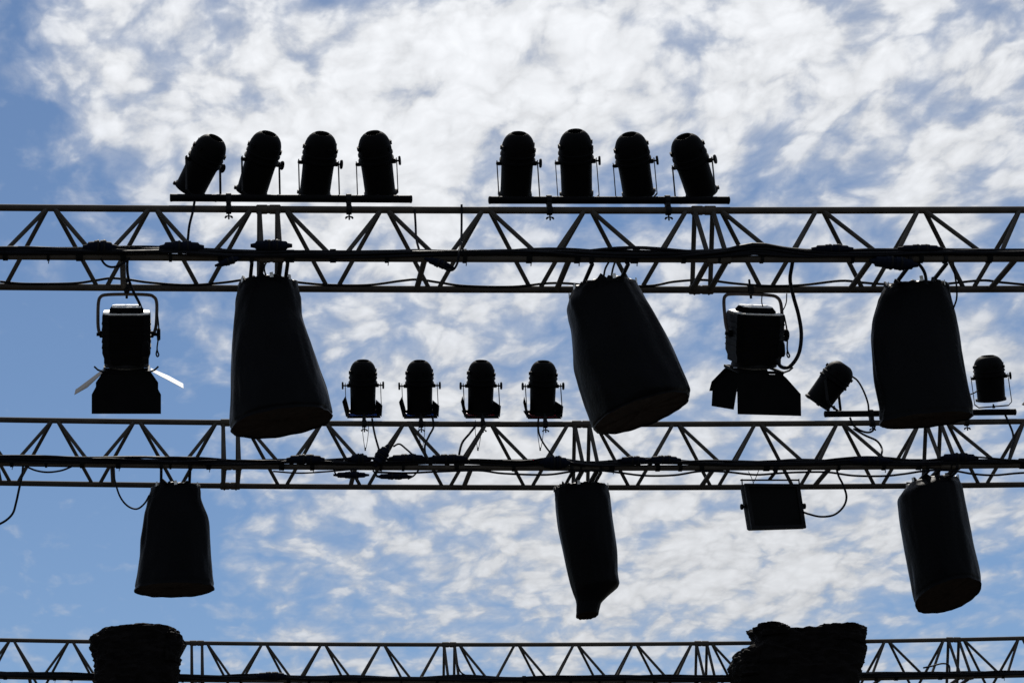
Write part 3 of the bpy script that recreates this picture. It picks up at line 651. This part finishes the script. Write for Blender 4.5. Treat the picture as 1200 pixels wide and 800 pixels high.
# ------------------------------------------------------------------ flat floodlight below the middle truss
def floodlight():
    Y = T2.Y - .12
    tl, tr, br, bl = at(872.5, 567.5, Y), at(936, 568, Y), at(943.5, 618, Y), at(881, 620, Y)
    root = thing('floodlight', (tl + tr + br + bl) / 4, 'flat square black floodlight hanging under the right half of the middle truss', 'lamp')
    # front face towards the camera, body tapering away from it
    back = Vector((-.035, .20, .03))
    def inset(pts, q): c = sum(pts, Vector()) / 4; return [c + (p - c) * q for p in pts]
    q0 = [tl, tr, br, bl]
    MB().loft([inset(q0, 1.0), [p + back * .25 for p in inset(q0, 1.02)], [p + back * .7 for p in inset(q0, .9)], [p + back for p in inset(q0, .6)]], False, True).build('housing', BLACK, root, 25)
    rim = MB(); a, b = inset(q0, 1.02), inset(q0, .88); ft = Vector((0, -.02, 0))
    rim.loft([[p + ft for p in a], [p + ft for p in b], [p + Vector((0, .01, 0)) for p in b], [p + Vector((0, .01, 0)) for p in a], [p + ft for p in a]], False, False); rim.build('front_rim', STEEL, root, 25)
    MB().slab([p + Vector((0, -.002, 0)) for p in inset(q0, .885)], (0, .006, 0)).build('front_glass', GLASS, root)
    for sg, e in ((-1, (tl + bl) / 2), (1, (tr + br) / 2)):
        e = e + Vector((sg * .015, .06, .02)); t = Vector((e.x, e.y, T2.near(e.x).z - .035))
        MB().box((e + t) / 2, (.002, 0, 0), (0, .014, 0), (0, 0, (t.z - e.z) / 2)).build('yoke_strap', STEEL, root)
        MB().lathe(e, (sg, 0, 0), [(0, .01), (.012, .01), (.013, .024), (.028, .026), (.033, .02)], 14).build('yoke_knob', BLACK, root)
    xl, xr = tl.x - .015, tr.x + .025
    zz = T2.near(xl).z - .042
    MB().box(((xl + xr) / 2, Y + .06, zz), ((xr - xl) / 2, 0, 0), (0, .014, 0), (0, 0, .003)).build('yoke_bridge', STEEL, root)
    xm = (xl + xr) / 2; q = T2.near(xm)
    MB().lathe(q - Vector((.02, 0, 0)), (1, 0, 0), [(0, .029), (.004, .034), (.036, .034), (.04, .029)], 14).build('hook', STEEL, root)
    MB().box((xm, (q.y + Y + .06) / 2, zz + .006), (.014, 0, 0), (0, abs(q.y - Y - .06) / 2 + .015, 0), (0, 0, .005)).build('clamp_body', STEEL, root)
floodlight()
for (p0, p1, lab) in (((877, 552), (883, 566), 'left'), ((889, 551), (882, 567), 'right')):
    cable([p0, ((p0[0] + p1[0]) / 2 + .5, (p0[1] + p1[1]) / 2), p1], n2 + .02, .003, '%s of two thin wires above the floodlight' % lab, 3)

# ------------------------------------------------------------------ wrapped bundles on the lowest truss
def bundle(rows_list, label, seed, depth):
    Y = T3.Y - W2 - .30
    allp = [at((r[0] + r[2]) / 2, (r[1] + r[3]) / 2, Y) for rows in rows_list for r in rows]
    root = thing('wrapped_bundle', Vector((sum(p.x for p in allp) / len(allp), Y, min(p.z for p in allp))), label, 'bundle', 'wrapped bundles on the lowest truss')
    for q, rows in enumerate(rows_list):
        Lc = poly_pts([at(r[0], r[1], Y) for r in rows], 6); Rc = poly_pts([at(r[2], r[3], Y) for r in rows], 6); n = 110; rings = []
        for i in range(len(Lc)):
            c = (Lc[i] + Rc[i]) / 2; h = (Rc[i] - Lc[i]) / 2; ring = []
            for j in range(n):
                a = 2 * math.pi * j / n; ca, sa = math.cos(a), math.sin(a)
                f = (abs(ca) ** 3 + abs(sa) ** 3) ** (-1 / 3)              # boxy section
                p = c + h * (ca * f) + Vector((0, depth * sa * f, 0))
                v = Vector((p.x * 5 + seed, p.y * 5, p.z * 9))
                d = .040 * noise.noise(v) + .034 * noise.noise(v * 2.3) + .026 * (.5 - abs(noise.noise(v * 4.3))) + .014 * noise.noise(v * 9)
                p += Vector((ca, sa, .35)).normalized() * d * (1 if i else .7); ring.append(p)
            rings.append(ring)
        c0 = sum((Vector(p) for p in rings[0]), Vector()) / n
        caps = [[c0 + (Vector(p) - c0) * k + Z * (.006 + .02 * noise.noise((j * .35, k * 6, seed))) for j, p in enumerate(rings[0])] for k in (.3, .65, .9)]
        MB().loft(caps + rings, True, True).build('tarpaulin' if q == 0 else 'folded_flap', TARP, root, 28)
    xs = [p.x for p in allp]; xa, xb = min(xs), max(xs)
    for x in ((xa + xb) / 2 - .2, (xa + xb) / 2 + .2):
        top = T3.apex(x); m_ = Vector((x, Y + depth * .5, top.z - .03))
        MB().tube([top - Z * .01, m_], .012, 6).build('strap', TAPE, root)
bundle([[(121, 741, 203, 739), (108.5, 747, 209, 745), (107.5, 756, 211, 756), (109, 764, 211, 764), (111, 772, 207.5, 774), (113.5, 778, 206.5, 780), (112, 786, 209, 786), (112, 800, 208, 800), (115, 815, 205, 815)],
        [(190, 748, 213, 750), (192, 753, 216, 756), (190, 766, 211, 767), (188, 780, 208, 780)]],
       'left crumpled dark bundle with a flat top wrapped over the lowest truss', 2, .34)
bundle([[(884, 744, 1004, 743), (884, 752, 1010, 752), (878, 758, 1009, 759), (872, 763, 1010, 766), (862, 770, 1011, 772), (859, 780, 1009, 781), (860, 790, 1006, 790), (863, 802, 1003, 802), (866, 816, 1000, 816)],
        [(883, 736, 904, 736), (881, 739, 918, 739.5), (883, 744, 924, 743), (886, 751, 926, 750)],
        [(948, 740, 1003, 737.5), (943, 743, 1010, 741), (942, 749, 1011, 748), (946, 757, 1010, 757)],
        [(865, 766, 885, 766), (858.5, 776, 886, 776), (858, 786, 886, 786), (864, 798, 884, 798)]],
       'right wide crumpled dark bundle with a notched top wrapped over the lowest truss', 9, .36)

for o in bpy.data.objects:
    if '_o' in o: del o['_o']
